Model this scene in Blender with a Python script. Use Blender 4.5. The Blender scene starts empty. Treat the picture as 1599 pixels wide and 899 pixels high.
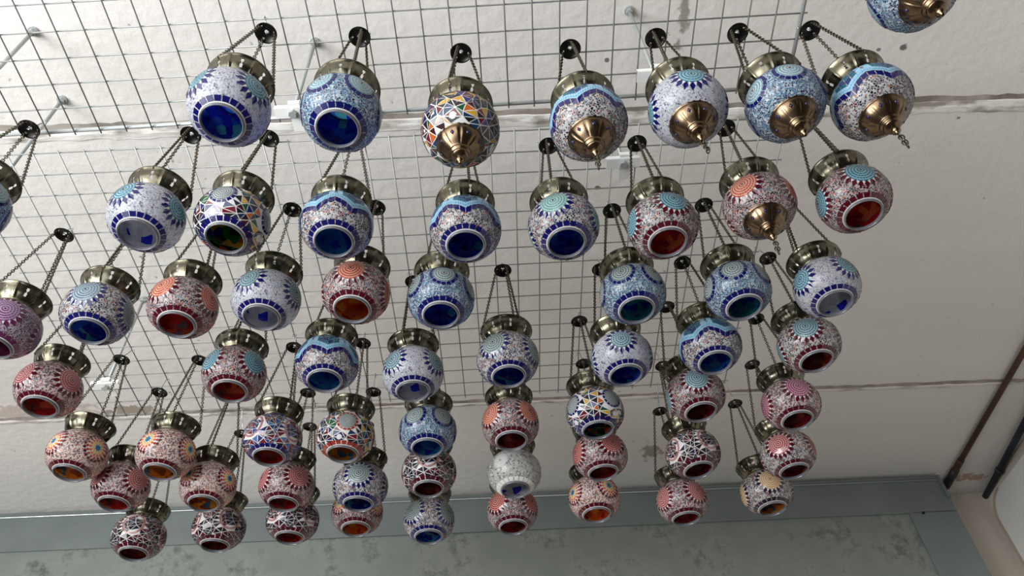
import bpy, bmesh, math, random
from mathutils import Vector, Matrix
SC = bpy.context.scene
COL = SC.collection
PI = math.pi
H = 1.5                                   # height of the camera above the shop floor
# ------------------------------------------------------------------ camera
FPX = 1221.9                              # focal length in pixels of the 1599 px wide frame
PITCH, YAW, ROLL = .8365, .0173, -.0773
def basis(p, y, r):
    f = Vector((math.sin(y)*math.cos(p), math.cos(y)*math.cos(p), math.sin(p)))
    rt = Vector((math.cos(y), -math.sin(y), 0)); up = rt.cross(f)
    return (rt*math.cos(r)+up*math.sin(r), up*math.cos(r)-rt*math.sin(r), f)
RT, UP, FW = basis(PITCH, YAW, ROLL)
cam = bpy.data.cameras.new('camera'); camo = bpy.data.objects.new('camera', cam); COL.objects.link(camo)
cam.sensor_width = 36; cam.lens = FPX/1599*36; cam.clip_start = .02
camo.matrix_world = Matrix(((RT.x, UP.x, -FW.x, 0), (RT.y, UP.y, -FW.y, 0), (RT.z, UP.z, -FW.z, H), (0, 0, 0, 1)))
SC.camera = camo
def ray(x, y): return RT*((x-799.5)/FPX) - UP*((y-449.5)/FPX) + FW
def at_z(x, y, z):
    d = ray(x, y); return d*(z/d.z)       # relative to the camera's height
# ------------------------------------------------------------------ light
SC.view_settings.view_transform = 'Standard'; SC.view_settings.look = 'None'
SC.view_settings.exposure = 0; SC.view_settings.gamma = 1; SC.view_settings.use_curve_mapping = False
w = bpy.data.worlds.new('daylight'); SC.world = w; w.use_nodes = True
w.node_tree.nodes['Background'].inputs[0].default_value = (.86, .93, 1, 1)
w.node_tree.nodes['Background'].inputs[1].default_value = .025
def area(name, loc, target, sx, sy, power, col):
    l = bpy.data.lights.new(name, 'AREA'); l.shape = 'RECTANGLE'; l.size = sx; l.size_y = sy; l.energy = power; l.color = col
    o = bpy.data.objects.new(name, l); COL.objects.link(o); o.location = loc
    o.rotation_euler = (Vector(target)-Vector(loc)).to_track_quat('-Z', 'Y').to_euler(); return o
area('open_shopfront_daylight', (-3.3, -1.45, 1.15), (-.3, 1.1, 3.0), 2.4, 1.9, 205, (.965, .985, 1))
area('shop_side_fill', (-.98, -.66, 2.15), (.67, .6, 3.0), 2.2, 1.6, 50, (.965, .985, 1))  # added fill lamp without a source of its own, lifts the ceiling centre
# ------------------------------------------------------------------ material helpers
def lin(c): return tuple(((v/255)/12.92 if v/255 <= .04045 else ((v/255+.055)/1.055)**2.4) for v in c)+(1,)
def newmat(name):
    m = bpy.data.materials.new(name); m.use_nodes = True
    nt = m.node_tree; return m, nt, nt.nodes['Principled BSDF']
def N(nt, t, **kw):
    n = nt.nodes.new(t)
    for k, v in kw.items(): setattr(n, k, v)
    return n
def plain(name, c, rough=.4, metal=0, coat=0, trans=0):
    m, nt, b = newmat(name)
    b.inputs['Base Color'].default_value = lin(c); b.inputs['Roughness'].default_value = rough
    b.inputs['Metallic'].default_value = metal; b.inputs['Coat Weight'].default_value = coat
    if trans: see_through(nt, b, trans, lin(c))
    return m
def see_through(nt, b, fac, col=None, sock=None):
    tr = N(nt, 'ShaderNodeBsdfTranslucent'); mx = N(nt, 'ShaderNodeMixShader'); mx.inputs[0].default_value = fac
    if sock: nt.links.new(sock, tr.inputs[0])
    else: tr.inputs[0].default_value = col
    nt.links.new(b.outputs[0], mx.inputs[1]); nt.links.new(tr.outputs[0], mx.inputs[2])
    nt.links.new(mx.outputs[0], nt.nodes['Material Output'].inputs[0])
def mixrgb(nt, fac, a, b):
    n = N(nt, 'ShaderNodeMix', data_type='RGBA')
    for s, v in ((0, fac), (6, a), (7, b)):
        if hasattr(v, 'links'): nt.links.new(v, n.inputs[s])
        else: n.inputs[s].default_value = v
    return n.outputs[2]
def ramp(nt, sock, stops, const=False):
    r = N(nt, 'ShaderNodeValToRGB'); e = r.color_ramp.elements
    if const: r.color_ramp.interpolation = 'CONSTANT'
    while len(e) < len(stops): e.new(.5)
    for i, (p, c) in enumerate(stops): e[i].position = p; e[i].color = c
    nt.links.new(sock, r.inputs[0]); return r.outputs[0]
def beads(name, stops, scale=400, grout=(198, 196, 194), gw=.07, rough=.22, trans=.12):
    """crackled glass beads: every Voronoi cell is a bead, cell walls are grout"""
    m, nt, b = newmat(name)
    tc = N(nt, 'ShaderNodeTexCoord')
    v = N(nt, 'ShaderNodeTexVoronoi'); v.inputs['Scale'].default_value = scale
    e = N(nt, 'ShaderNodeTexVoronoi', feature='DISTANCE_TO_EDGE'); e.inputs['Scale'].default_value = scale
    for n in (v, e): nt.links.new(tc.outputs['Object'], n.inputs['Vector'])
    s = N(nt, 'ShaderNodeSeparateColor'); nt.links.new(v.outputs['Color'], s.inputs[0])
    acc = 0; st = []
    for f, c in stops: st.append((acc, lin(c))); acc += f
    colr = ramp(nt, s.outputs[0], st, True)
    g = N(nt, 'ShaderNodeMath', operation='LESS_THAN'); g.inputs[1].default_value = gw
    nt.links.new(e.outputs['Distance'], g.inputs[0])
    c = mixrgb(nt, g.outputs[0], colr, lin(grout))
    nt.links.new(c, b.inputs['Base Color']); b.inputs['Roughness'].default_value = rough
    bp = N(nt, 'ShaderNodeBump'); bp.inputs['Strength'].default_value = .35; bp.inputs['Distance'].default_value = .001
    nt.links.new(e.outputs['Distance'], bp.inputs['Height']); nt.links.new(bp.outputs[0], b.inputs['Normal'])
    see_through(nt, b, trans, sock=c)
    return m
# ------------------------------------------------------------------ mesh helper
class MB:
    def __init__(s): s.v = []; s.f = []; s.mi = []; s.mats = []; s.idx = {}
    def slot(s, m):
        if m.name not in s.idx: s.idx[m.name] = len(s.mats); s.mats.append(m)
        return s.idx[m.name]
    def add(s, vs, fs, m):
        o = len(s.v); s.v += [tuple(p) for p in vs]; k = s.slot(m)
        for f in fs: s.f.append(tuple(i+o for i in f)); s.mi.append(k)
    def box(s, c, d, m, rot=None):
        pts = [Vector((x*d[0]/2, y*d[1]/2, z*d[2]/2)) for x in (-1, 1) for y in (-1, 1) for z in (-1, 1)]
        if rot: pts = [rot @ p for p in pts]
        s.add([p+Vector(c) for p in pts], [(0, 1, 3, 2), (4, 6, 7, 5), (0, 4, 5, 1), (2, 3, 7, 6), (0, 2, 6, 4), (1, 5, 7, 3)], m)
    def tube(s, path, r, m, seg=6, closed=False, caps=True):
        path = [Vector(p) for p in path]; n = len(path); vs = []; fs = []
        t0 = None
        for i, p in enumerate(path):
            if closed: t = (path[(i+1) % n]-path[i-1]).normalized()
            else: t = (path[min(i+1, n-1)]-path[max(i-1, 0)]).normalized()
            if t0 is None:
                a = t.orthogonal().normalized()
            else:
                a = (a - t*a.dot(t)).normalized()
            t0 = t; b = t.cross(a)
            for k in range(seg):
                q = 2*PI*k/seg; vs.append(p+(a*math.cos(q)+b*math.sin(q))*r)
        for i in range(n if closed else n-1):
            j = (i+1) % n
            for k in range(seg):
                l = (k+1) % seg; fs.append((i*seg+k, i*seg+l, j*seg+l, j*seg+k))
        if not closed and caps: fs.append(tuple(range(seg))[::-1]); fs.append(tuple((n-1)*seg+k for k in range(seg)))
        s.add(vs, fs, m)
    def lathe(s, prof, seg, m, fn=None, skip=None, closed=False):
        vs = []; fs = []
        for j, (r, z) in enumerate(prof):
            for k in range(seg):
                rr = r+(fn(j, k) if fn else 0); q = 2*PI*k/seg
                vs.append((rr*math.cos(q), rr*math.sin(q), z))
        n = len(prof)
        for j in range(n if closed else n-1):
            jj = (j+1) % n
            for k in range(seg):
                if skip and skip(j, k): continue
                l = (k+1) % seg; fs.append((j*seg+k, j*seg+l, jj*seg+l, jj*seg+k))
        s.add(vs, fs, m)
    def mesh(s, name, smooth=False):
        me = bpy.data.meshes.new(name); me.from_pydata(s.v, [], s.f)
        for m in s.mats: me.materials.append(m)
        me.polygons.foreach_set('material_index', s.mi)
        if smooth: me.polygons.foreach_set('use_smooth', [True]*len(s.f))
        me.update(); return me
    def build(s, name, parent=None, smooth=False): return link(name, s.mesh(name, smooth), parent)
def link(name, data, parent=None):
    o = bpy.data.objects.new(name, data); COL.objects.link(o)
    if parent: o.parent = parent
    return o
def empty(name, loc):
    o = link(name, None); o.location = loc; o.empty_display_size = .05; return o
def tag(o, label, cat, group=None):
    o['label'] = label; o['category'] = cat
    if group: o['group'] = group
    return o
def struct(o): o['kind'] = 'structure'; return o
# ------------------------------------------------------------------ the room
def concrete(name, c1, c2, scale=2.2, stretch=(.25, 1.6, 1), spots=True, rough=.8, bump=.25, stains=()):
    m, nt, b = newmat(name)
    tc = N(nt, 'ShaderNodeTexCoord'); mp = N(nt, 'ShaderNodeMapping'); mp.inputs['Scale'].default_value = stretch
    nt.links.new(tc.outputs['Object'], mp.inputs[0])
    n1 = N(nt, 'ShaderNodeTexNoise'); n1.inputs['Scale'].default_value = scale; n1.inputs['Detail'].default_value = 8
    nt.links.new(mp.outputs[0], n1.inputs['Vector'])
    c = ramp(nt, n1.outputs[0], [(.35, lin(c1)), (.65, lin(c2))])
    n2 = N(nt, 'ShaderNodeTexNoise'); n2.inputs['Scale'].default_value = 40; n2.inputs['Detail'].default_value = 6
    nt.links.new(tc.outputs['Object'], n2.inputs['Vector'])
    if spots:
        k = ramp(nt, n2.outputs[0], [(.22, (1, 1, 1, 1)), (.3, (0, 0, 0, 1))])
        c = mixrgb(nt, k, c, lin((120, 112, 104)))
    for sx, sy, rx, ry, col, th in stains:
        sb = N(nt, 'ShaderNodeVectorMath', operation='SUBTRACT'); sb.inputs[1].default_value = (sx, sy, 0); nt.links.new(tc.outputs['Object'], sb.inputs[0])
        ml = N(nt, 'ShaderNodeVectorMath', operation='MULTIPLY'); ml.inputs[1].default_value = (1/rx, 1/ry, 0); nt.links.new(sb.outputs[0], ml.inputs[0])
        ln = N(nt, 'ShaderNodeVectorMath', operation='LENGTH'); nt.links.new(ml.outputs[0], ln.inputs[0])
        k = N(nt, 'ShaderNodeMath', operation='MULTIPLY_ADD'); k.inputs[1].default_value = -.55; nt.links.new(ln.outputs['Value'], k.inputs[0]); nt.links.new(n2.outputs[0], k.inputs[2])
        c = mixrgb(nt, ramp(nt, k.outputs[0], [(th, (0, 0, 0, 1)), (th+.12, (.85, .85, .85, 1))]), c, lin(col))
    nt.links.new(c, b.inputs['Base Color']); b.inputs['Roughness'].default_value = rough
    bp = N(nt, 'ShaderNodeBump'); bp.inputs['Strength'].default_value = bump; bp.inputs['Distance'].default_value = .01
    nt.links.new(n2.outputs[0], bp.inputs['Height']); nt.links.new(bp.outputs[0], b.inputs['Normal'])
    return m
def stain(px, py, rx, ry, col, th):
    p = at_z(px, py, 1.68); c, s = math.cos(A0), math.sin(A0); return (c*p.x+s*p.y, -s*p.x+c*p.y, rx, ry, col, th)
ZC = 1.68+H                                # ceiling
A0 = .047                                  # the room is turned this much against the camera
M_ceil = concrete('concrete_ceiling', (208, 204, 198), (217, 213, 208), stains=[
    stain(1070, 18, .03, .16, (128, 122, 114), .2), stain(1018, 705, .07, .09, (140, 132, 120), .2), stain(1411, 74, .016, .014, (60, 54, 48), .1),
    stain(1372, 77, .01, .007, (90, 84, 76), .1), stain(947, 94, .008, .008, (70, 64, 58), .05), stain(934, 293, .011, .009, (58, 52, 46), .05), stain(1515, 745, .14, .05, (166, 136, 116), .2), stain(60, 642, .3, .06, (184, 170, 160), .1),
    stain(205, 640, .14, .04, (140, 126, 110), .12)])
M_wall = concrete('plaster_wall', (196, 184, 172), (206, 196, 184), stretch=(1, 1, 1))
M_floor = concrete('concrete_floor', (66, 62, 58), (80, 75, 70), stretch=(1, 1, 1), spots=False)
M_white = concrete('white_wall_paint', (206, 204, 200), (214, 212, 208), stretch=(1, 1, 1), spots=False, bump=.08)
def grout_mat(name, c1, c2, c3):
    m, nt, b = newmat(name)
    tc = N(nt, 'ShaderNodeTexCoord'); n = N(nt, 'ShaderNodeTexNoise'); n.inputs['Scale'].default_value = 22; n.inputs['Detail'].default_value = 8
    mp = N(nt, 'ShaderNodeMapping'); mp.inputs['Scale'].default_value = (.5, 1.5, 1)
    nt.links.new(tc.outputs['Object'], mp.inputs[0]); nt.links.new(mp.outputs[0], n.inputs['Vector'])
    nt.links.new(ramp(nt, n.outputs[0], [(.36, lin(c1)), (.5, lin(c2)), (.7, lin(c3))]), b.inputs['Base Color'])
    b.inputs['Roughness'].default_value = .8
    bp = N(nt, 'ShaderNodeBump'); bp.inputs['Strength'].default_value = .6; bp.inputs['Distance'].default_value = .01
    nt.links.new(n.outputs[0], bp.inputs['Height']); nt.links.new(bp.outputs[0], b.inputs['Normal'])
    return m
M_mortar = grout_mat('joint_mortar', (150, 143, 134), (226, 223, 217), (232, 229, 224))
M_mortar2 = grout_mat('thin_joint_mortar', (150, 144, 136), (208, 203, 195), (220, 216, 209))
M_gap = concrete('dirty_joint', (120, 112, 102), (168, 160, 150), scale=14, stretch=(1, 1, 1))
ROOM = Matrix.Rotation(A0, 4, 'Z')
def room(o, rot=True):
    o.rotation_euler.z = A0; return o
# in room coordinates (x along the slabs, y across)
YB, XR = 2.69, 2.00                        # rear wall, right wall
XL, YF = -5.0, -3.2
ce = MB()
ce.box(((XL+XR)/2, (YF+YB)/2+.15, ZC+.1), (XR-XL+.4, YB-YF+.5, .2), M_ceil)
room(struct(ce.build('ceiling')))
rng = random.Random(4)
def joint(name, y0, y1, ang, mat):
    """dirty hairline and lumpy band of mortar along a joint between two ceiling slabs"""
    m = MB(); n = 220
    xs = [-4.2+6.11*i/n for i in range(n+1)]
    vs = []; fs = []
    for x in xs:
        a = y0+rng.uniform(-.0018, .0018); b = y1+rng.uniform(-.003, .003)
        z = ZC-.003+rng.uniform(-.0012, .0012)
        vs += [(x, a, ZC+.002), (x, a+.004, z), (x, (a+b)/2, z-.0015), (x, b-.004, z+.001), (x, b, ZC+.002)]
    for i in range(n):
        for k in range(4): fs.append((i*5+k, i*5+k+1, i*5+6+k, i*5+5+k))
    m.add(vs, fs, mat)
    vs = []
    for x in xs:
        vs += [(x, y0-.011+rng.uniform(-.003, .003), ZC-.0005), (x, y0+.003, ZC-.0012)]
    m.add(vs, [(2*i, 2*i+1, 2*i+3, 2*i+2) for i in range(n)], M_gap)
    o = struct(m.build(name)); o.rotation_euler.z = ang; return o
joint('trim_1', .950, .988, .034, M_mortar)
joint('trim_2', 2.016, 2.036, .042, M_mortar2)
wb = MB(); wb.box(((XL+XR)/2, YB+.1, ZC/2), (XR-XL+.4, .2, ZC), M_wall); room(struct(wb.build('wall_back')))
wr = MB(); wr.box((XR+.1, (YF+YB)/2, ZC/2), (.2, YB-YF, ZC), M_wall); room(struct(wr.build('wall_right')))
absorber = MB(); absorber.box((XR-.006, (YF+YB)/2, 1.15), (.012, YB-YF-.02, 2.3), concrete('dark_absorber_brown', (62, 48, 40), (74, 58, 48), stretch=(1, 1, 1), spots=False)); room(struct(absorber.build('unseen_bounce_absorber')))  # unseen dark sheet added on the lower wall to cut bounced light
fl = MB(); fl.box(((XL+XR)/2, (YF+YB)/2, -.05), (XR-XL+.4, YB-YF+.4, .1), M_floor); room(struct(fl.build('floor')))
# ------------------------------------------------------------------ galvanised shutter housing
def galvanised(name, c1, c2, blot):
    m, nt, b = newmat(name)
    tc = N(nt, 'ShaderNodeTexCoord')
    n = N(nt, 'ShaderNodeTexNoise'); n.inputs['Scale'].default_value = 7; n.inputs['Detail'].default_value = 5
    n3 = N(nt, 'ShaderNodeTexNoise'); n3.inputs['Scale'].default_value = 34; n3.inputs['Detail'].default_value = 9; n3.inputs['Roughness'].default_value = .7
    for q in (n, n3): nt.links.new(tc.outputs['Object'], q.inputs['Vector'])
    c = ramp(nt, n.outputs[0], [(.35, lin(c1)), (.65, lin(c2))])
    if blot:
        mu = N(nt, 'ShaderNodeMath', operation='MULTIPLY'); nt.links.new(n.outputs[0], mu.inputs[0]); nt.links.new(n3.outputs[0], mu.inputs[1])
        c = mixrgb(nt, ramp(nt, mu.outputs[0], [(.27, (0, 0, 0, 1)), (.40, (.8, .8, .8, 1))]), c, lin(blot))
    nt.links.new(c, b.inputs['Base Color']); b.inputs['Metallic'].default_value = .35; b.inputs['Roughness'].default_value = .5
    return m
M_galv = galvanised('galvanised_sheet', (112, 120, 120), (121, 129, 127), None)
M_galv2 = galvanised('weathered_galvanised_sheet', (124, 131, 124), (136, 141, 134), (80, 87, 82))
XE, YD, ZT = 1.745, 2.54, ZC-.012
root = empty('shutter_housing', (0, 0, H+1.05)); root.rotation_euler.z = A0
tag(root, 'long galvanised steel shutter box under the ceiling along the back wall', 'shutter box')
def sub(m, name, mat_offset, parent): 
    o = m.build(name, parent); o.location = mat_offset; return o
Z0 = H+1.05
m = MB(); m.box(((XL+XE)/2, YD+.055, (ZT-Z0)/2), (XE-XL, .1, ZT-Z0), M_galv2); m.build('front_panel', root)
m = MB()
m.box(((XL+XE)/2, YD+.002, ZT-Z0-.085), (XE-XL, .006, .140), M_galv)          # smooth upper fascia lapped over the sheet
m.box((XE-.09, YD+.002, (ZT-Z0-.15)/2), (.18, .006, ZT-Z0-.15), M_galv)
m.box(((XL+XE)/2, YD+.003, ZT-Z0-.008), (XE-XL, .014, .012), M_galv)          # folded top lip
m.build('fascia', root)
m = MB(); m.tube([(XL, YD-.004, ZT-Z0-.019), (XE-.004, YD-.004, ZT-Z0-.019)], .0028, plain('painted_edge_highlight', (214, 220, 218), .25, .6), 8); m.build('lip_highlight', root, True)  # pale tube along the lip, its colour stands in for a highlight line
m = MB(); m.box((XE-.004, YD+.03, ZT-Z0-.05), (.012, .075, .1), M_galv); m.build('end_flange', root)
m = MB()
sp = Vector((1.615, YD-.004, ZT-Z0-.158)); m.tube([sp+Vector((0, .006, 0)), sp+Vector((0, -.004, 0))], .0045, plain('dark_screw', (40, 38, 36), .5, .6), 10); m.build('screw', root)
# ------------------------------------------------------------------ pipes and panel at the right
M_rust = concrete('rusty_pipe', (62, 40, 28), (90, 58, 40), scale=9, stretch=(1, 1, 1), spots=False, rough=.6)
M_black = plain('black_tape', (26, 26, 28), .5)
M_navyp = concrete('navy_pipe_paint', (22, 30, 46), (40, 48, 62), scale=9, stretch=(1, 1, 1), spots=False, rough=.6)
def P(x, y, z=ZC-H): 
    p = at_z(x, y, z); return Vector((p.x, p.y, p.z+H))
a = P(1599, 548, 1.668); b = P(1481, 752, 1.668); d = (b-a).normalized()
root = empty('conduit_pipe', a-d*1.2)
tag(root, 'thin rusty brown pipe running under the ceiling to the shutter box end', 'pipe')
m = MB(); m.tube([Vector(), (b-d*.02)-(a-d*1.2)], .010, M_rust, 10); m.build('pipe', root, True)
m = MB()
o0 = b-(a-d*1.2)-d*.13
m.tube([o0-d*.012, o0, o0+d*.05, o0+d*.062], .013, M_rust, 10); m.tube([o0+d*.05, o0+d*.16], .0155, M_black, 10); m.build('taped_joint', root, True)
a = P(1599, 662, 1.662); b = P(1540, 772, 1.662); d = (b-a).normalized()
root = empty('painted_pipe', a-d*1.2)
tag(root, 'dark navy painted pipe in the corner of ceiling and right wall', 'pipe')
m = MB(); m.tube([Vector(), b+d*.03-(a-d*1.2)], .0115, M_navyp, 12); m.build('pipe', root, True)
for t in (.3, .62, .9):
    m = MB(); q = (b-(a-d*1.2))*t; m.tube([q-d*.009, q+d*.009], .0150, M_navyp, 12); m.build('clamp', root, True)
# white board on the right wall, rounded top corner
root = empty('wall_board', ROOM @ Vector((XR-.003, 1.6, 1.4))); root.rotation_euler.z = A0
tag(root, 'white board with a rounded top corner fixed on the right wall', 'board')
m = MB(); y1 = YB-1.6-.035; zt = ZC-1.4-.062; rr = .09
pts = [(-1.6, -1.3), (y1, -1.3)]+[(y1-rr+rr*math.cos(q*PI/16), zt-rr+rr*math.sin(q*PI/16)) for q in range(9)]+[(-1.6, zt)]
n = len(pts); vs = [(-.028, y, z) for y, z in pts]+[(0, y, z) for y, z in pts]
m.add(vs, [tuple(range(n))[::-1], tuple(range(n, 2*n))]+[(i, (i+1) % n, n+(i+1) % n, n+i) for i in range(n)], M_white)
m.build('panel', root)
m = MB(); m.tube([(-.030, y, z) for y, z in pts[1:-1]], .005, plain('edge_sealant', (150, 138, 122), .7), 6); m.build('edge_bead', root)
# ------------------------------------------------------------------ wire grids and their hangers
M_wire = plain('galvanised_wire', (150, 153, 151), .4, .3)
M_rod = plain('zinc_rod', (172, 177, 176), .35, .35)
M_clip = plain('clear_plastic_clip', (226, 228, 224), .25)
CELL = .05
GU = dict(o=Vector((-.8153, .564, 1.3822+H)), a=0., i=(-6, 28), j=(-9, 4))
GL = dict(o=Vector((-.8067, .8024, 1.3690+H)), a=.016, i=(-5, 28), j=(0, 16))
def gpt(g, i, j, dz=0):
    c, s = math.cos(g['a']), math.sin(g['a']); x, y = i*CELL, j*CELL
    return g['o']+Vector((c*x-s*y, s*x+c*y, dz))
WR = .0015
def wire_grid(g, label, rods):
    root = empty('wire_grid', gpt(g, *[sum(g[k])/2 for k in 'ij']))
    tag(root, label, 'wire grid', 'wire grid panels under the ceiling')
    m = MB(); off = root.location; i0, i1 = g['i']; j0, j1 = g['j']
    for i in range(i0, i1+1): m.tube([gpt(g, i, j0-.12)-off, gpt(g, i, j1+.12)-off], WR*.95, M_wire, 6)
    for j in range(j0, j1+1): m.tube([gpt(g, i0-.2, j, 2*WR)-off, gpt(g, i1+.2, j, 2*WR)-off], WR, M_wire, 6)
    m.build('mesh_wires', root, True)
    for ends in rods:
        m = MB(); m.tube([gpt(g, *e)-off for e in ends], .0042, M_rod, 8); m.build('frame_rod', root, True)
    return root
wire_grid(GU, 'nearer welded wire grid panel under the ceiling, upper part of the photo', [((-6.2, 4, .006), (28.2, 4, .006)), ((28, -9, .004), (28, 4.1, .004))])
wire_grid(GL, 'farther welded wire grid panel under the ceiling, ending before the second slab joint', [])
def hanger(base, ztop, name_label, plates):
    b = Vector(base); root = empty('ceiling_hanger', b)
    tag(root, name_label, 'hanger', 'rods holding the wire grids')
    m = MB(); m.tube([Vector((0, 0, -.012)), Vector((0, 0, ztop-b.z+.004))], .0042, M_rod, 8); m.build('rod', root, True)
    m = MB(); m.tube([Vector((0, 0, ztop-b.z-.006)), Vector((0, 0, ztop-b.z+.001))], .011, M_rod, 12)
    m.tube([Vector((0, 0, ztop-b.z-.014)), Vector((0, 0, ztop-b.z-.006))], .0075, M_rod, 6); m.build('anchor', root)
    for k, (dx, dy, sx, sy, dz) in enumerate(plates):
        m = MB(); m.box((dx, dy, dz), (sx, sy, .003), M_clip); m.box((dx, dy-sy/2, dz+.004), (sx, .002, .01), M_clip); m.build('clip_plate', root)
    if plates:
        m = MB(); m.tube([Vector((0, 0, -.016)), Vector((0, 0, -.008))], .008, M_rod, 6); m.build('nut', root)
def base_under(px, py):                    # foot of a rod whose anchor shows at this pixel
    p = at_z(px, py, ZC-H); return (p.x, p.y)
PL = [(0, 0, .07, .022, -.006), (.004, .012, .022, .06, -.003)]
x, y = base_under(492, 65);  hanger((x, y, 1.372+H), ZC, 'zinc rod with clear clip behind the two leftmost lanterns of the top row', PL)
x, y = base_under(225, 466); hanger((x, y, 1.360+H), ZC, 'zinc rod with clear clip at the far left corner of the wire grid', PL)
x, y = base_under(98, 155);  hanger((x, y, 1.378+H), ZC, 'zinc rod left of the top row, meeting the thick frame rod', [])
x, y = base_under(53, 48);   hanger((x, y, 1.378+H), ZC, 'zinc rod at the upper left edge of the photo', [])
x, y = base_under(982, 16);  hanger((x, y, 1.375+H), ZC, 'zinc rod above the fourth and fifth lanterns of the top row', PL)
p = at_z(972, 252, 1.362);   hanger((p.x, p.y, 1.362+H), ZC, 'zinc rod with clear clip between the two lanterns under the top row centre', PL)
# ------------------------------------------------------------------ lantern geometry
R, B, NE = .0622, .0490, 2.25
def surf(p):
    x, y, z = p; rho = math.hypot(x, y)
    t = ((rho/R)**NE+(abs(z)/B)**NE)**(-1/NE); return Vector((x*t, y*t, z*t))
def normal(p):
    rho = math.hypot(p.x, p.y); k = (rho/R)**(NE-1)/R
    n = Vector((p.x/max(rho, 1e-6)*k, p.y/max(rho, 1e-6)*k, math.copysign((abs(p.z)/B)**(NE-1)/B, p.z))); return n.normalized()
def rho_z(z): return R*max(0, 1-(abs(z)/B)**NE)**(1/NE)
def z_rho(r): return B*max(0, 1-(r/R)**NE)**(1/NE)
NAVY, DRED = (17, 17, 88), (78, 12, 30)
GL_ = {}
def glass(c, t=.25):
    if c not in GL_: GL_[c] = plain('glass_tile_%d_%d_%d' % c, c, .14, 0, .3, t)
    return GL_[c]
M_grout = plain('white_grout', (200, 198, 195), .5, 0, 0, .12)
M_dark = (34, 22, 30)
WHITE = [(.34, (196, 198, 204)), (.26, (176, 179, 188)), (.20, (146, 150, 164)), (.12, (210, 212, 214)), (.08, (84, 88, 110))]
MULTI = [(.27, (196, 192, 192)), (.33, (34, 32, 44)), (.17, (96, 96, 114)), (.07, (170, 100, 66)), (.05, (116, 32, 38)), (.11, (140, 132, 128))]
BLUE = [(.16, (150, 180, 196)), (.28, (76, 130, 160)), (.22, (42, 92, 132)), (.26, (24, 36, 80)), (.08, (196, 208, 214))]
PINK = [(.32, (206, 186, 186)), (.28, (88, 26, 42)), (.16, (160, 94, 98)), (.06, (182, 96, 58)), (.2, (42, 28, 42))]
RED = [(.20, (190, 166, 162)), (.30, (88, 20, 32)), (.08, (182, 90, 60)), (.16, (100, 106, 124)), (.26, (38, 28, 42))]
PURP = [(.22, (168, 142, 170)), (.34, (92, 44, 82)), (.2, (138, 90, 128)), (.24, (62, 24, 56))]
SALM = [(.40, (222, 202, 194)), (.16, (132, 62, 56)), (.16, (180, 118, 108)), (.10, (194, 112, 70)), (.20, (70, 46, 56))]
CLEAR = [(.4, (192, 190, 182)), (.3, (160, 160, 154)), (.2, (122, 124, 122)), (.1, (210, 210, 206))]
BG = {k: beads('beads_'+k, v, g, gw=w_, trans=.42) for k, v, g, w_ in (('white', WHITE, 420, .05), ('multi', MULTI, 310, .07), ('blue', BLUE, 350, .05),
      ('pink', PINK, 350, .06), ('red', RED, 320, .065), ('purple', PURP, 350, .06), ('salmon', SALM, 350, .065), ('clear', CLEAR, 240, .06))}
INNER = {
 'blue': [(.3, (36, 46, 220)), (.25, (50, 104, 226)), (.2, (80, 180, 206)), (.25, (30, 38, 170))],
 'teal': [(.4, (44, 160, 180)), (.3, (34, 56, 206)), (.3, (76, 180, 176))],
 'azure': [(.5, (50, 156, 232)), (.3, (36, 66, 220)), (.2, (80, 190, 232))],
 'grey': [(.66, (226, 229, 234)), (.16, (40, 48, 220)), (.18, (206, 210, 220))],
 'red': [(.45, (226, 66, 66)), (.25, (190, 46, 58)), (.2, (240, 130, 84)), (.1, (140, 140, 164))],
 'darkred': [(.5, (168, 56, 62)), (.3, (130, 44, 56)), (.2, (196, 104, 84))],
 'orange': [(.5, (244, 122, 54)), (.3, (216, 60, 50)), (.2, (250, 186, 70))],
 'amber': [(.4, (244, 160, 66)), (.25, (170, 92, 50)), (.25, (250, 196, 70)), (.1, (80, 150, 210))],
 'multi': [(.2, (244, 212, 60)), (.2, (40, 56, 214)), (.2, (50, 170, 96)), (.2, (238, 124, 54)), (.2, (50, 46, 56))],
 'plum': [(.5, (176, 84, 140)), (.5, (200, 116, 168))]}
INM = {k: beads('inside_'+k, v, 70, grout=v[0][1], gw=.0, rough=.2, trans=.78) for k, v in INNER.items()}
M_rim = plain('glass_rim', (112, 113, 118), .12, 0, .4, .35)
def brass(name, c, r):
    m, nt, b = newmat(name)
    tc = N(nt, 'ShaderNodeTexCoord'); n = N(nt, 'ShaderNodeTexNoise'); n.inputs['Scale'].default_value = 60; n.inputs['Detail'].default_value = 6
    nt.links.new(tc.outputs['Object'], n.inputs['Vector'])
    nt.links.new(ramp(nt, n.outputs[0], [(.3, lin(tuple(int(v*.78) for v in c))), (.65, lin(c))]), b.inputs['Base Color'])
    nt.links.new(ramp(nt, n.outputs[0], [(.3, (r+.12,)*3+(1,)), (.7, (r,)*3+(1,))]), b.inputs['Roughness'])
    b.inputs['Metallic'].default_value = 1; return m
M_brass = brass('aged_brass_collar', (106, 102, 86), .2)
M_brass2 = brass('aged_bronze_cap', (116, 97, 76), .22)
M_chain = brass('dark_brass_chain', (98, 91, 76), .3)
M_disc = plain('blackened_steel', (40, 40, 38), .3, .8)

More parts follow.
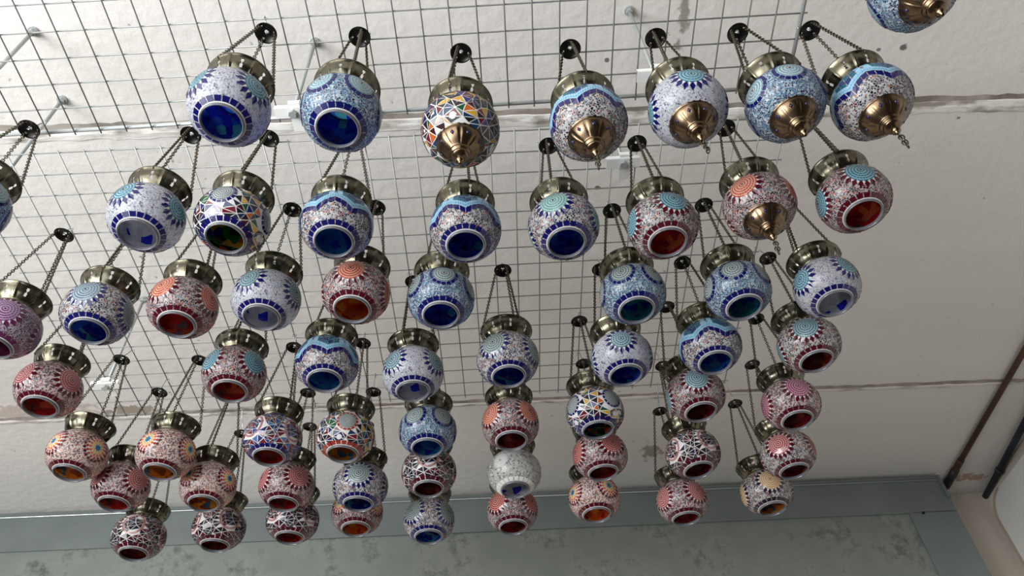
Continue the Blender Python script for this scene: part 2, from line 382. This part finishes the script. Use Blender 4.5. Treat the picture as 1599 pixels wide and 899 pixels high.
class Globe(MB):
    def poly(s, pts, m, h=.0008, side=True):
        ps = [surf(p) for p in pts]; ns = [normal(p) for p in ps]
        if max(p.z for p in ps) > .0435 or min(p.z for p in ps) < -.0437: return
        top = [p+n*h for p, n in zip(ps, ns)]; n = len(ps)
        if not side: s.add(top, [tuple(range(n))], m); return
        bot = [p-n_*.0002 for p, n_ in zip(ps, ns)]
        s.add(top+bot, [tuple(range(n))]+[(i, n+i, n+(i+1) % n, (i+1) % n) for i in range(n)], m)
    def ball(s, m):
        prof = []; zt, zb = .0425, -z_rho(.0305)
        a0 = math.asin(zb/B); a1 = math.asin(zt/B); n = 30
        for k in range(n+1):
            a = a0+(a1-a0)*k/n; q = surf((math.cos(a), 0, math.sin(a)*B/R)); 
            q.z = min(max(q.z, zb), zt); prof.append((rho_z(q.z), q.z))
        s.lathe(prof, 64, m)
def frame(ang, z=0):
    c = surf((math.cos(ang)*rho_z(z), math.sin(ang)*rho_z(z), z)); n = normal(c)
    e = Vector((-math.sin(ang), math.cos(ang), 0)); u = n.cross(e)
    return lambda r, q: c+e*(r*math.cos(q))+u*(r*math.sin(q))
def bead_rings(g, pt, r0, r1, dr, m, ln=.0036):
    r = r0
    while r < r1-1e-5:
        n = max(5, round(2*PI*(r+dr/2)/ln)); st = 2*PI/n; ph = rng.random()
        for k in range(n):
            q = (k+ph)*st; a, b = q-.42*st, q+.42*st
            g.poly([pt(r+.2*dr, a), pt(r+.8*dr, a), pt(r+.8*dr, b), pt(r+.2*dr, b)], m, .0009, False)
        r += dr
def plate(g, pt, r1, m, h=.0004, r0=0, seg=24):
    n = 4
    for j in range(n):
        a, b = r0+(r1-r0)*j/n, r0+(r1-r0)*(j+1)/n
        for k in range(seg):
            q, p = 2*PI*k/seg, 2*PI*(k+1)/seg
            pts = [pt(a, q), pt(b, q), pt(b, p), pt(a, p)]
            g.poly(pts if a > 0 else pts[1:3]+[pts[0]], m, h, False)
def rosette(g, ang, ros, dia, kind, z=-.001, r=.0210, nd=16, centre=(60, 24, 34)):
    pt = frame(ang, z)
    if kind == 'star':
        plate(g, pt, .0270, M_grout)
        for rr, hl, hw, n, c in ((.0046, .0043, .0019, 8, (40, 110, 150)), (.0112, .0038, .0029, 11, (220, 184, 96)), (.0174, .0042, .0033, 14, (206, 104, 56)),
                                 (.0238, .0044, .0036, 16, (150, 50, 46)), (.0305, .0048, .0037, 19, (74, 20, 34))):
            for k in range(n):
                q = 2*PI*(k+.5*(rr > .01))/n
                g.poly([pt(rr-hl, q), pt(rr, q-hw/rr), pt(rr+hl, q), pt(rr, q+hw/rr)], glass(c))
        return
    plate(g, pt, r+.001, glass(tuple(int(v*.35+215*.65) for v in ros)))
    bead_rings(g, pt, .0030, r, .0049, glass(tuple(int(v*.86) for v in ros)), .0050)
    g.poly([pt(.0022, PI/4+k*PI/2) for k in range(4)], glass(centre), .0011)
    if kind == 'diamond':
        for k in range(nd):
            q = 2*PI*k/nd; rr = r+.0098; hw = .0047/rr; st = PI/nd
            g.poly([pt(rr-.0090, q), pt(rr-.0006, q-hw), pt(rr+.0098, q), pt(rr-.0006, q+hw)], glass(dia))
            g.poly([pt(r+.0008, q+st-.13), pt(r+.0008, q+st+.13), pt(r+.0105, q+st)], M_grout, .0007)
    elif kind == 'square':
        n = 16
        for k in range(n):
            q = 2*PI*k/n; st = .40*2*PI/n; g.poly([pt(r+.0010, q-st), pt(r+.0074, q-st), pt(r+.0074, q+st), pt(r+.0010, q+st)], glass(dia))
def bottom_squares(g, c, n=21, r0=.0350, r1=.0428):
    for k in range(n):
        q = 2*PI*k/n; st = .40*2*PI/n
        pp = lambda r, a: (r*math.cos(a), r*math.sin(a), -z_rho(r))
        g.poly([pp(r0, q-st), pp(r1, q-st), pp(r1, q+st), pp(r0, q+st)], glass(c))
def bottom_grout(g):
    for k in range(36):
        q, p = 2*PI*k/36, 2*PI*(k+1)/36; pp = lambda r, a: (r*math.cos(a), r*math.sin(a), -z_rho(r))
        g.poly([pp(.0325, q), pp(.0348, q), pp(.0348, p), pp(.0325, p)], M_grout, .0005, False)
def triangles(g, cols, avoid, n=240, seed=3, keep=None):
    rg = random.Random(seed); bm = bmesh.new(); ga = PI*(3-5**.5)
    for k in range(n):
        z = 1-2*(k+.5)/n; q = k*ga+rg.uniform(-.16, .16); z = max(-1, min(1, z+rg.uniform(-.025, .025))); r = math.sqrt(1-z*z)
        bm.verts.new(surf((r*math.cos(q), r*math.sin(q), z*.8)))
    bmesh.ops.convex_hull(bm, input=bm.verts[:]); bm.faces.ensure_lookup_table()
    for f in bm.faces:
        c = f.calc_center_median()
        if math.hypot(c.x, c.y) < .0365: continue
        if any((c-a).length < d and (c-a).length > d0 for a, d0, d in avoid): continue
        g.poly([c+(v.co-c)*.80 for v in f.verts], glass(rg.choice(cols)))
    bm.free()
def wave(g, dark=NAVY):
    lb, lb2 = glass((150, 196, 222)), glass((118, 172, 206)); teal, deep = glass((30, 92, 118)), glass((24, 46, 104))
    def zw(q):
        t = (q/(PI/3)) % 1; t = abs(t-.5)*2               # 1 in the dips, 0 on the peaks
        return -.0110-.0155*t**1.2
    def at(q, z): z = min(z, .0430); return Vector((rho_z(z)*math.cos(q), rho_z(z)*math.sin(q), z))
    n = 36
    for k in range(n):                                    # dark squares along the wave
        a, b = 2*PI*(k+.08)/n, 2*PI*(k+.92)/n
        g.poly([at(a, zw(a)), at(b, zw(b)), at(b, zw(b)+.0085), at(a, zw(a)+.0085)], glass(dark))
    n = 96
    for row in range(4):
        z0 = .0095+row*.0028
        for k in range(n):
            a, b = 2*PI*(k+.06)/n, 2*PI*(k+.94)/n
            g.poly([at(a, zw(a)+z0), at(b, zw(b)+z0), at(b, zw(b)+z0+.0025), at(a, zw(a)+z0+.0025)], lb if row != 1 else lb2, .0008, False)
    for s_ in range(6):
        mid = s_*PI/3
        for col in range(-3, 3):                          # panel of slanting teal tiles in every lobe
            for row in range(4):
                a, b = mid+(col+.07)*.165, mid+(col+.93)*.165
                lo = .0212
                z0 = zw(a)+lo+row*.0094; z1 = zw(b)+lo+row*.0094
                if abs(col+.5) > 2: m = lb
                else: m = teal if (row+col) % 3 else deep
                g.poly([at(a, z0), at(b, z1), at(b, z1+.0082), at(a, z0+.0082)], m)
def make_globe(style, bg, dia, ros, brassy):
    g = Globe()
    if style == 'D' or style == 'E': g.ball(M_grout)
    else: g.ball(BG[bg])
    q4 = [k*PI/2 for k in range(4)]
    if style == 'A':
        for q in q4: rosette(g, q, ros, dia, 'diamond', centre=(52, 22, 32), r=.0190 if bg == 'white' else .0235, nd=15 if bg == 'white' else 17)
    elif style == 'B':
        for k in range(6): rosette(g, k*PI/3, ros, dia, 'square', r=.0212, centre=(92, 30, 38), z=.002)
    elif style == 'C': wave(g)
    elif style == 'G':
        for q in q4: rosette(g, q, None, None, 'star')
    elif style == 'F':
        for q in q4: rosette(g, q, (226, 226, 220), None, 'none', r=.017, centre=(110, 108, 104))
        for k in range(34):
            q = k*2.399; z = -.026+.052*((k*7) % 34)/34
            if min(abs(((q-c+PI) % (2*PI))-PI) for c in q4) < .36: continue
            pt = frame(q, z); g.poly([pt(.0026, k+j*PI/2) for j in range(4)], glass((120, 116, 112)))
    elif style == 'D':
        av = []
        for q in (q4 if ros else [2.0, 4.4]):
            c = surf((math.cos(q), math.sin(q), 0)); av.append((c, 0, .0275)); pt = frame(q)
            plate(g, pt, .0186, glass((196, 198, 196))); bead_rings(g, pt, .001, .018, .0036, glass((96, 108, 112))); n = 15
            for k in range(n):
                a = 2*PI*k/n; st = .38*2*PI/n; g.poly([pt(.0195, a-st), pt(.0245, a-st), pt(.0245, a+st), pt(.0195, a+st)], glass(dia))
        triangles(g, [(28, 34, 100), (104, 26, 38), (26, 30, 36), (26, 30, 36), (186, 96, 44), (30, 80, 50), (190, 148, 52), (30, 54, 84), (44, 26, 34), (70, 26, 34), (38, 46, 62)], av, 210)
    elif style == 'E':
        av = []
        for q in q4:
            c = surf((math.cos(q), math.sin(q), 0)); av.append((c, .0212, .0290)); pt = frame(q)
            plate(g, pt, .0284, glass((206, 182, 180)), .0004, .0222); bead_rings(g, pt, .0230, .0278, .0024, glass((150, 84, 88)), .0034)
        triangles(g, [(40, 26, 36), (78, 26, 38), (30, 34, 60), (44, 26, 32), (96, 34, 42), (36, 34, 46)] if dia != NAVY else
                  [(36, 52, 110), (60, 100, 150), (110, 34, 44), (34, 30, 44), (90, 30, 40)], av, 300, 5)
    if not brassy:
        bottom_squares(g, dia or DRED); bottom_grout(g)
    return g.mesh('globe_'+style)
CACHE = {}
def cached(key, fn):
    if key not in CACHE: CACHE[key] = fn()
    return CACHE[key]
def collar_mesh():
    m = MB(); seg = 192
    prof = [(.0350, .0395), (.0372, .0412), (.0372, .0432), (.0356, .0446), (.0375, .0468), (.0405, .0495), (.0432, .0525), (.0454, .0556), (.0471, .0588),
            (.0484, .0620), (.0494, .0652), (.0502, .0684), (.0514, .0714), (.0528, .0738), (.0541, .0750), (.0541, .0763), (.0528, .0766)]
    inner = [(r-.0010, z) for r, z in prof[::-1][1:]]
    full = prof+inner; n = len(prof)
    def prow(j): return j if j < n else 2*(n-1)-j
    def fn(j, k):
        p = prow(j); c = (k % 24)
        if 5 <= p <= 12 and 10 <= c <= 14: return (.0004, .0013, .0019, .0013, .0004)[c-10]
        return 0
    def skip(j, k):
        a = prow(j) if j < n-1 else prow(j+1) if j < len(full)-1 else -1
        c = (k+1) % 24
        if j == n-1: return False
        return (a in (6, 7) and c in (0, 1, 2)) or (a == 8 and c == 1) or (a in (9, 10) and c in (0, 1, 2))
    m.lathe(full, seg, M_brass, fn, skip)
    return m.mesh('collar', True)
def rim_mesh():
    m = MB(); m.lathe([(.0305, -.0415), (.0325, -.0425), (.0331, -.0440), (.0331, -.0468), (.0324, -.0482), (.0312, -.0486), (.0302, -.0478), (.0299, -.0455), (.0300, -.0420)], 64, M_rim)
    return m.mesh('glass_rim', True)
def inner_mesh(k):
    m = MB(); prof = []
    for i in range(21):
        z = -.0425+.083*i/20; r = min(rho_z(z)*.95, 1)-.0005; prof.append((max(r, .0297), z*.985))
    prof.append((.030, .0412)); prof.append((.014, .0416))
    m.lathe(prof, 48, INM[k]); return m.mesh('glass_lining', True)
def cap_mesh():
    m = MB()
    prof = [(.0350, -.0375), (.0378, -.0382), (.0388, -.0398), (.0378, -.0414), (.0360, -.0420), (.0367, -.0432), (.0362, -.0452), (.0348, -.0482), (.0322, -.0522), (.0288, -.0562), (.0246, -.0598),
            (.0206, -.0628), (.0176, -.0650), (.0160, -.0664), (.0168, -.0680), (.0160, -.0698), (.0134, -.0712), (.0128, -.0730), (.0134, -.0744), (.0120, -.0760), (.0086, -.0776), (.0050, -.0788), (.0036, -.0800)]
    def fn(j, k):
        if 1 <= j <= 3: return .0006*(1 if (k//2) % 2 else -1)*(j == 2)
        if 7 <= j <= 11: return -.0016*max(0, math.cos(2*PI*k/96*8))**8
        return 0
    m.lathe(prof, 96, M_brass2, fn)
    dk = glass((34, 28, 70))
    for k in range(8):
        q = 2*PI*(k+.5)/8; c = Vector((.0316*math.cos(q), .0316*math.sin(q), -.0530)); e = Vector((-math.sin(q), math.cos(q), 0)); s_ = Vector((-.55*math.cos(q), -.55*math.sin(q), -.83))
        nn = Vector((.83*math.cos(q), .83*math.sin(q), -.55))
        pts = [c+nn*.0007+s_*.0042, c+nn*.0007+e*.0030, c+nn*.0007-s_*.0042, c+nn*.0007-e*.0030]
        m.add(pts+[p-nn*.0025 for p in pts], [(0, 1, 2, 3)]+[(i, 4+i, 4+(i+1) % 4, (i+1) % 4) for i in range(4)], dk)
    return m.mesh('bottom_cap', True)
def finial_mesh():
    m = MB(); m.lathe([(.0032, -.0795), (.0042, -.0815), (.0064, -.0838), (.0074, -.0862), (.0068, -.0886), (.0046, -.0904), (.0034, -.0920), (.0030, -.0936), (.0014, -.0946)], 20, M_brass2)
    return m.mesh('finial', True)
def oval(m, c, ax, side, L, W, r, mat, seg=5, n=10):
    m.tube([c+ax*(L/2*math.cos(2*PI*k/n))+side*(W/2*math.sin(2*PI*k/n)) for k in range(n)], r, mat, seg, True)
def tail_mesh():
    m = MB(); z = -.0965
    for k in range(5):
        a = k*PI/2+.4; oval(m, Vector((.0015*k*(k > 1), 0, z)), Vector((0, 0, 1)), Vector((math.cos(a), math.sin(a), 0)), .0120, .0076, .0011, M_chain); z -= .0088
    return m.mesh('tail_chain', True)
DROP, RIMR, RIMZ = .272, .0515, .0752
DISCR = .0150
def chain_mesh():
    m = MB(); a = Vector((RIMR, 0, RIMZ)); b = Vector((DISCR, 0, DROP-.003)); d = b-a; L = d.length; d.normalize(); n = int(L/.0052)
    s1_ = Vector((0, 1, 0)); s2_ = d.cross(s1_)
    for k in range(n+1):
        oval(m, a+d*(L*k/n), d, s1_ if k % 2 else s2_, .0078, .0054, .0009, M_chain, 4, 8)
    return m.mesh('chain', True)
def disc_mesh():
    m = MB(); pr = [(.0034, .0045), (.0060, .0043), (.0090, .0036), (.0125, .0026), (.0152, .0012), (.0180, -.0006), (.0198, -.0024)]
    full = pr+[(r, z-.0009) for r, z in pr[::-1]]
    n = len(pr)
    def skip(j, k):
        a = j if j < n-1 else (2*(n-1)-j if j > n-1 else -9)
        return a == 3 and (k % 16) in (0, 15) and j != n-1
    m.lathe(full, 48, M_disc, None, skip, True)
    o = m.mesh('hanger_disc', True); o.transform(Matrix.Translation((0, 0, DROP-.002))); return o
M_hook = plain('steel_hook', (188, 190, 190), .25, .8)
M_tagp = plain('orange_plastic', (196, 92, 56), .4)
# ------------------------------------------------------------------ the lanterns
TEAL, MINT, GRYT, GRYB, GREY = (58, 132, 154), (116, 176, 170), (84, 132, 146), (110, 138, 158), (116, 136, 136)
ORNG, PRED, RORG, MAUV, PINKR, BEIG = (204, 92, 52), (176, 70, 70), (180, 58, 46), (132, 72, 132), (158, 58, 100), (204, 160, 96)
PALE = (128, 166, 178)
# number: (x, y of the globe in the photo, x, y of its disc or None, style, beads, diamonds, rosettes, inside, brass bottom, turn, look, place)
L = {
0: (-50, 320, 38, 214, 'B', 'blue', NAVY, PALE, 'blue', 0, 20, 'blue lantern cut off by the left photo edge', 'second row'),
1: (358, 168, 416, 50, 'A', 'white', NAVY, TEAL, 'blue', 0, 37, 'white beaded lantern with navy diamonds', 'leftmost of the top row'),
2: (533, 177, 562, 56, 'B', 'blue', NAVY, PALE, 'blue', 0, -28, 'pale blue lantern with open deep blue bottom', 'second in the top row'),
3: (719, 203, 720, 81, 'D', 'multi', NAVY, None, 'multi', 1, 0, 'multicoloured triangle mosaic lantern with bronze finial bottom', 'third in the top row'),
4: (919, 193, 890, 75, 'C', 'multi', NAVY, None, 'blue', 1, 0, 'light blue wave lantern with bronze finial bottom', 'fourth in the top row'),
5: (1074, 171, 1023, 58, 'A', 'white', NAVY, TEAL, 'blue', 1, 5, 'white lantern with navy diamonds and bronze finial bottom', 'fifth in the top row'),
6: (1226, 163, 1151, 50, 'B', 'blue', NAVY, PALE, 'blue', 1, 5, 'blue ringed rosette lantern with bronze finial bottom', 'sixth in the top row'),
7: (1361, 160, 1263, 46, 'C', 'multi', NAVY, None, 'blue', 1, 12, 'light blue wave lantern with dangling tail chain', 'rightmost of the top row'),
8: (1426, -18, None, None, 'B', 'blue', NAVY, PALE, 'blue', 1, -20, 'blue lantern cut off by the top photo edge', 'alone at upper right'),
9: (229, 340, 299, 209, 'A', 'white', NAVY, TEAL, 'grey', 0, -28, 'white lantern with navy diamonds and pale inside', 'left of the second row'),
10: (363, 346, 421, 214, 'D', 'multi', NAVY, GREY, 'multi', 0, -17, 'multicoloured triangle mosaic lantern with beaded rosettes', 'second row, beside a white one'),
11: (526, 352, None, None, 'C', 'multi', NAVY, None, 'azure', 0, 0, 'light blue wave lantern with open bottom', 'below the second top row lantern'),
12: (727, 358, None, None, 'C', 'multi', NAVY, None, 'blue', 0, 0, 'light blue wave lantern with open bottom', 'below the triangle mosaic finial lantern'),
13: (880, 354, 856, 226, 'A', 'multi', NAVY, MINT, 'blue', 0, -17, 'speckled lantern with mint rosettes and navy diamonds', 'middle of the second row'),
14: (1035, 353, 994, 222, 'A', 'multi', DRED, TEAL, 'red', 0, 17, 'speckled lantern with teal rosettes and dark red diamonds', 'middle of the second row'),
15: (1186, 322, 1132, 198, 'A', 'red', DRED, ORNG, 'red', 1, -27, 'orange rosette lantern with bronze finial bottom', 'second row near the right'),
16: (1333, 311, None, None, 'A', 'red', DRED, TEAL, 'red', 0, 10, 'teal rosette lantern with red inside', 'rightmost of the second row'),
17: (7, 513, 103, 363, 'A', 'purple', (92, 34, 74), MAUV, 'plum', 0, 3, 'purple lantern cut off by the left photo edge', 'third row'),
18: (152, 490, None, None, 'A', 'multi', NAVY, GRYB, 'blue', 0, -17, 'speckled lantern with grey blue rosettes', 'third row, below the pale inside white lantern'),
19: (286, 480, None, None, 'A', 'red', DRED, ORNG, 'red', 0, -35, 'red lantern with orange rosettes', 'third row, below the triangle mosaic lantern'),
20: (416, 468, 457, 325, 'A', 'white', NAVY, GRYT, 'grey', 0, -13, 'white lantern with grey teal rosettes', 'third row, between two orange rosette lanterns'),
21: (556, 457, 588, 322, 'A', 'red', DRED, ORNG, 'orange', 0, -8, 'red lantern with orange rosettes and orange inside', 'third row below a blue wave lantern'),
22: (689, 466, None, None, 'B', 'blue', NAVY, GREY, 'blue', 0, 5, 'blue lantern with square ringed rosettes', 'centre left of the third row'),
23: (988, 459, 955, 327, 'B', 'blue', NAVY, GREY, 'teal', 0, -20, 'blue square ringed rosette lantern with teal inside', 'third row right of centre'),
24: (1152, 454, 1098, 318, 'B', 'blue', NAVY, GREY, 'teal', 0, -7, 'blue square ringed rosette lantern', 'third row, below the orange rosette finial lantern'),
25: (1291, 448, None, None, 'A', 'white', NAVY, TEAL, 'grey', 0, -47, 'white lantern with navy diamonds', 'rightmost of the third row'),
26: (76, 608, None, None, 'A', 'pink', DRED, PRED, 'red', 0, -40, 'pinkish red rosette lantern', 'leftmost of the fourth row'),
27: (366, 584, None, None, 'A', 'red', DRED, TEAL, 'red', 0, -46, 'red lantern with bright teal rosettes', 'fourth row, below the grey teal white lantern'),
28: (511, 568, None, None, 'C', 'multi', NAVY, None, 'azure', 0, 0, 'light blue wave lantern with azure inside', 'fourth row, below an orange rosette lantern'),
29: (645, 583, 646, 437, 'A', 'white', NAVY, GRYT, 'grey', 0, -48, 'white lantern with two grey rosettes facing', 'fourth row left of centre'),
30: (793, 561, 785, 420, 'A', 'multi', NAVY, GREY, 'blue', 0, -31, 'speckled lantern with grey rosettes and navy diamonds', 'centre of the fourth row'),
31: (971, 559, 937, 418, 'A', 'white', NAVY, GRYT, 'blue', 0, 0, 'white lantern with one grey teal rosette facing', 'fourth row right of centre'),
32: (1109, 541, 1065, 408, 'C', 'multi', NAVY, None, 'azure', 0, 18, 'light blue wave lantern', 'fourth row, second from its right end'),
33: (1263, 538, 1198, 401, 'A', 'multi', DRED, GRYT, 'darkred', 0, -7, 'dark red diamond lantern with one grey teal rosette', 'rightmost of the fourth row'),
34: (121, 710, 196, 554, 'G', 'salmon', DRED, None, 'amber', 0, 40, 'pale lantern with orange sunbursts and blue star', 'leftmost of the fifth row'),
35: (259, 709, 313, 560, 'G', 'salmon', DRED, None, 'amber', 0, 50, 'pale lantern with orange sunbursts and blue star', 'second in the fifth row'),
36: (426, 686, 460, 540, 'E', 'multi', NAVY, None, 'red', 0, 40, 'blue and red triangle lantern with pink loops', 'fifth row, below the bright teal rosettes'),
37: (540, 681, 567, 533, 'D', 'multi', (150, 52, 44), GREY, 'amber', 0, 0, 'multicoloured triangle lantern with amber inside', 'fifth row, below an azure wave lantern'),
38: (668, 673, None, None, 'B', 'blue', NAVY, GREY, 'azure', 0, 18, 'blue square ringed rosette lantern', 'fifth row, below the two faced white lantern'),
39: (797, 662, None, None, 'A', 'red', DRED, ORNG, 'darkred', 0, -45, 'orange rosette lantern with dark diamonds', 'centre of the fifth row'),
40: (929, 644, 904, 499, 'D', 'multi', NAVY, GREY, 'multi', 0, -30, 'multicoloured triangle lantern with dark inside', 'fifth row right of centre'),
41: (1086, 617, 1040, 477, 'A', 'red', DRED, GRYT, 'darkred', 0, 2, 'dark red diamond lantern with teal rosette', 'fifth row, below the rightmost wave lantern'),
42: (1235, 631, None, None, 'A', 'pink', DRED, PINKR, 'darkred', 0, 14, 'magenta rosette lantern', 'rightmost of the fifth row'),
43: (189, 759, 250, 610, 'A', 'pink', DRED, PRED, 'red', 0, 38, 'pale red rosette lantern', 'lower left, between two sunburst lanterns'),
44: (325, 759, None, None, 'G', 'salmon', DRED, None, 'amber', 0, 45, 'pale sunburst lantern with blue eyed amber inside', 'sixth row, lowest of the sunbursts'),
45: (448, 759, 482, 610, 'A', 'pink', DRED, PRED, 'red', 0, 27, 'red rosette lantern with red inside', 'sixth row, below the pink loops lantern'),
46: (563, 759, 585, 607, 'A', 'multi', NAVY, GREY, 'blue', 0, -4, 'speckled lantern with one grey rosette facing', 'sixth row, below the amber triangle lantern'),
47: (670, 737, None, None, 'E', 'multi', DRED, None, 'darkred', 0, 0, 'dark triangle lantern with red loop', 'sixth row, between two blue lanterns'),
48: (803, 738, None, None, 'F', 'clear', (226, 224, 218), None, 'grey', 0, -25, 'clear white crackle glass lantern', 'sixth row centre'),
49: (937, 711, 910, 564, 'A', 'pink', DRED, RORG, 'darkred', 0, 26, 'red orange rosette lantern', 'sixth row, below the dark inside triangle lantern'),
50: (1082, 708, 1032, 568, 'E', 'multi', DRED, None, 'darkred', 0, 40, 'dark triangle lantern with pink loops', 'sixth row right of centre'),
51: (1230, 709, 1171, 563, 'A', 'multi', DRED, PRED, 'darkred', 0, -22, 'pink red rosette lantern', 'right end, below the magenta rosette lantern'),
52: (1197, 768, 1147, 628, 'A', 'multi', (40, 24, 44), BEIG, 'amber', 0, 8, 'beige rosette lantern with dark diamonds', 'lowest at the right end'),
53: (217, 838, None, None, 'E', 'multi', DRED, None, 'darkred', 0, -10, 'dark triangle lantern with pink loop', 'leftmost of the bottom row'),
54: (342, 824, 378, 670, 'E', 'multi', DRED, None, 'darkred', 0, 20, 'dark triangle lantern with pink loop', 'second in the bottom row'),
55: (457, 812, 485, 662, 'E', 'multi', DRED, None, 'red', 0, 40, 'dark triangle lantern with pink loop', 'third in the bottom row'),
56: (558, 800, None, None, 'G', 'red', DRED, None, 'orange', 0, 45, 'small sunburst lantern with fiery orange inside', 'fourth in the bottom row'),
57: (670, 812, None, None, 'A', 'multi', NAVY, GREY, 'blue', 0, -42, 'speckled lantern with two grey rosettes', 'fifth in the bottom row'),
58: (800, 797, None, None, 'A', 'red', DRED, RORG, 'darkred', 0, 47, 'red orange rosette lantern', 'bottom row, below the clear crackle lantern'),
59: (928, 778, None, None, 'G', 'salmon', DRED, None, 'orange', 0, 35, 'sunburst lantern against the shutter box', 'bottom row, second from right'),
60: (1065, 783, 1029, 637, 'A', 'pink', DRED, PRED, 'darkred', 0, -50, 'pink red rosette lantern with two rosettes facing', 'right end of the bottom row'),
}
# where one rosette (or wave dip) of each globe faces, seen in the photo
FACE = {1:(400,135),2:(500,131),4:(905,166),5:(1080,120),6:(1233,109),7:(1339,150),8:(1384,32),9:(276,327),10:(346,310),11:(550,324),12:(727,332),13:(864,314),14:(1051,310),15:(1159,287),16:(1343,267),17:(10,480),18:(135,452),19:(254,446),20:(461,457),21:(548,420),22:(693,428),23:(970,424),24:(1146,425),25:(1251,436),26:(110,596),27:(398,564),28:(510,552),29:(680,562),30:(770,532),31:(969,526),32:(1132,526),33:(1258,511),34:(153,696),35:(296,700),37:(543,652),38:(648,660),39:(826,641),40:(895,637),41:(1088,592),42:(1246,604),43:(216,748),44:(296,740),45:(468,736),46:(560,740),47:(668,715),48:(782,715),49:(955,690),50:(1106,690),51:(1214,688),52:(1202,748),53:(209,816),54:(360,806),55:(485,803),57:(644,800),58:(830,786),59:(950,773),60:(1088,766)}
NUDGE = {46: -.012, 56: .018}
def nearest_wire(p):
    best = None
    for g in (GU, GL):
        v = p-g['o']; c, s = math.cos(g['a']), math.sin(g['a']); u, t = (c*v.x+s*v.y)/CELL, (-s*v.x+c*v.y)/CELL
        t_ = min(max(t, g['j'][0]), g['j'][1]); u_ = min(max(u, g['i'][0]), g['i'][1])
        for q, dirv in ((gpt(g, round(u_), t_), (-s, c)), (gpt(g, u_, round(t_), 2*WR), (c, s))):
            d = (q-p).length
            if best is None or d < best[0]: best = (d, q, dirv)
    return best
def clear_of_crossings(q, dv):
    """slide the hook along its wire until it is clear of every crossing wire and of the frame rod"""
    for t in (0, .008, -.008, .012, -.012, .016, -.016, .02, -.02):
        p = q+Vector((dv[0], dv[1], 0))*t; ok = True
        for g in (GU, GL):
            v = p-g['o']; c, s = math.cos(g['a']), math.sin(g['a']); u, w_ = (c*v.x+s*v.y)/CELL, (-s*v.x+c*v.y)/CELL
            if not (g['i'][0]-.3 < u < g['i'][1]+.3 and g['j'][0]-.3 < w_ < g['j'][1]+.3): continue
            du, dw = abs(u-round(u))*CELL, abs(w_-round(w_))*CELL
            along_u = abs(dv[0]*c+dv[1]*s) > .7
            if (along_u and du < .0075) or (not along_u and dw < .0075): ok = False
            if g is GU and abs(w_-4)*CELL < .012: ok = False
        if ok: return p
    return q
def make_lantern(n, x, y, dx, dy, style, bg, dia, ros, inside, brassy, turn, look, place):
    d = ray(x, y); zb = 1.0784
    for _ in range(3):
        zb = 1.0784*(1-.041*(d.y/d.z*zb-1.1))
    zb += NUDGE.get(n, 0); c = d*(zb/d.z)
    root = empty('mosaic_lantern', (0, 0, 0))
    tag(root, look+', '+place, 'lantern', 'mosaic lanterns hanging from the wire grid')
    up = Vector((0, 0, 1))
    if dx is not None:
        dd = ray(dx, dy); zd = zb+DROP; pd = dd*(zd/dd.z); up = (pd-c).normalized()
        if up.angle(Vector((0, 0, 1))) > .075: up = Vector((0, 0, 1)).lerp(up, .075/up.angle(Vector((0, 0, 1)))).normalized()
    f = Vector((c.x, c.y, 0)).normalized(); rt = Vector((f.y, -f.x, 0)); a = math.radians(turn)
    fv = -f*math.cos(a)+rt*math.sin(a)
    zrot = math.atan2(fv.y, fv.x)
    if n in FACE:
        rd = ray(*FACE[n]).normalized(); t = rd.dot(c); h2 = (c-rd*t).length_squared
        hit = rd*(t-math.sqrt(max(.0595**2-h2, 0)))-c; zrot = math.atan2(hit.y, hit.x)
    root.rotation_mode = 'QUATERNION'
    root.rotation_quaternion = Vector((0, 0, 1)).rotation_difference(up) @ Matrix.Rotation(zrot, 3, 'Z').to_quaternion()
    root.location = c+Vector((0, 0, H))
    link('globe', cached(('g', style, bg, dia, ros, brassy), lambda: make_globe(style, bg, dia, ros, brassy)), root)
    link('collar', cached('collar', collar_mesh), root).rotation_euler.z = rng.uniform(0, 6.28)
    link('glass_lining', cached(('in', inside), lambda: inner_mesh(inside)), root)
    if brassy:
        cp = link('bottom_cap', cached('cap', cap_mesh), root)
        link('finial', cached('finial', finial_mesh), cp)
        if n not in (3, 6, 8): link('tail_chain', cached('tail', tail_mesh), cp)
    else: link('glass_rim', cached('rim', rim_mesh), root)
    ch = rng.uniform(0, 2.09)
    dk = link('hanger_disc', cached('disc', disc_mesh), root); dk.rotation_euler.z = ch
    for k in range(3): link('chain', cached('chain', chain_mesh), root).rotation_euler.z = ch+k*2*PI/3
    # hook of bent wire from the disc's eye up over the nearest grid wire
    Mw = Matrix.LocRotScale(root.location, root.rotation_quaternion, None); inv = Mw.inverted()
    eye = Mw @ Vector((0, 0, DROP+.004)); dist, q, dv = nearest_wire(eye)
    q = clear_of_crossings(q, dv)
    side = Vector((-dv[1], dv[0], 0)); 
    if (eye-q).dot(side) < 0: side = -side
    rr = .0040
    if abs((q-GU['o']).y/CELL-4) < .08: rr = .0080; q = q+Vector((0, 0, .0032))          # a wider bend round the thick frame rod
    path = [eye+Vector((0, 0, -.007))+side*-.003, eye+Vector((0, 0, -.0085)), eye+Vector((0, 0, -.006))+side*.004, eye+side*.0025+Vector((0, 0, .001))]
    top = q+Vector((0, 0, .0002)); path += [eye.lerp(top+side*rr, .5)]
    path += [top+side*(rr*math.cos(t*PI/6))+Vector((0, 0, rr*.95*math.sin(t*PI/6))) for t in range(7)]
    path += [top-side*rr+Vector((0, 0, -.005))]
    m = MB(); m.tube([inv @ p for p in path], .0013, M_hook, 6); m.build('hook', root, True)
    return root
for n, row in L.items(): make_lantern(n, *row)
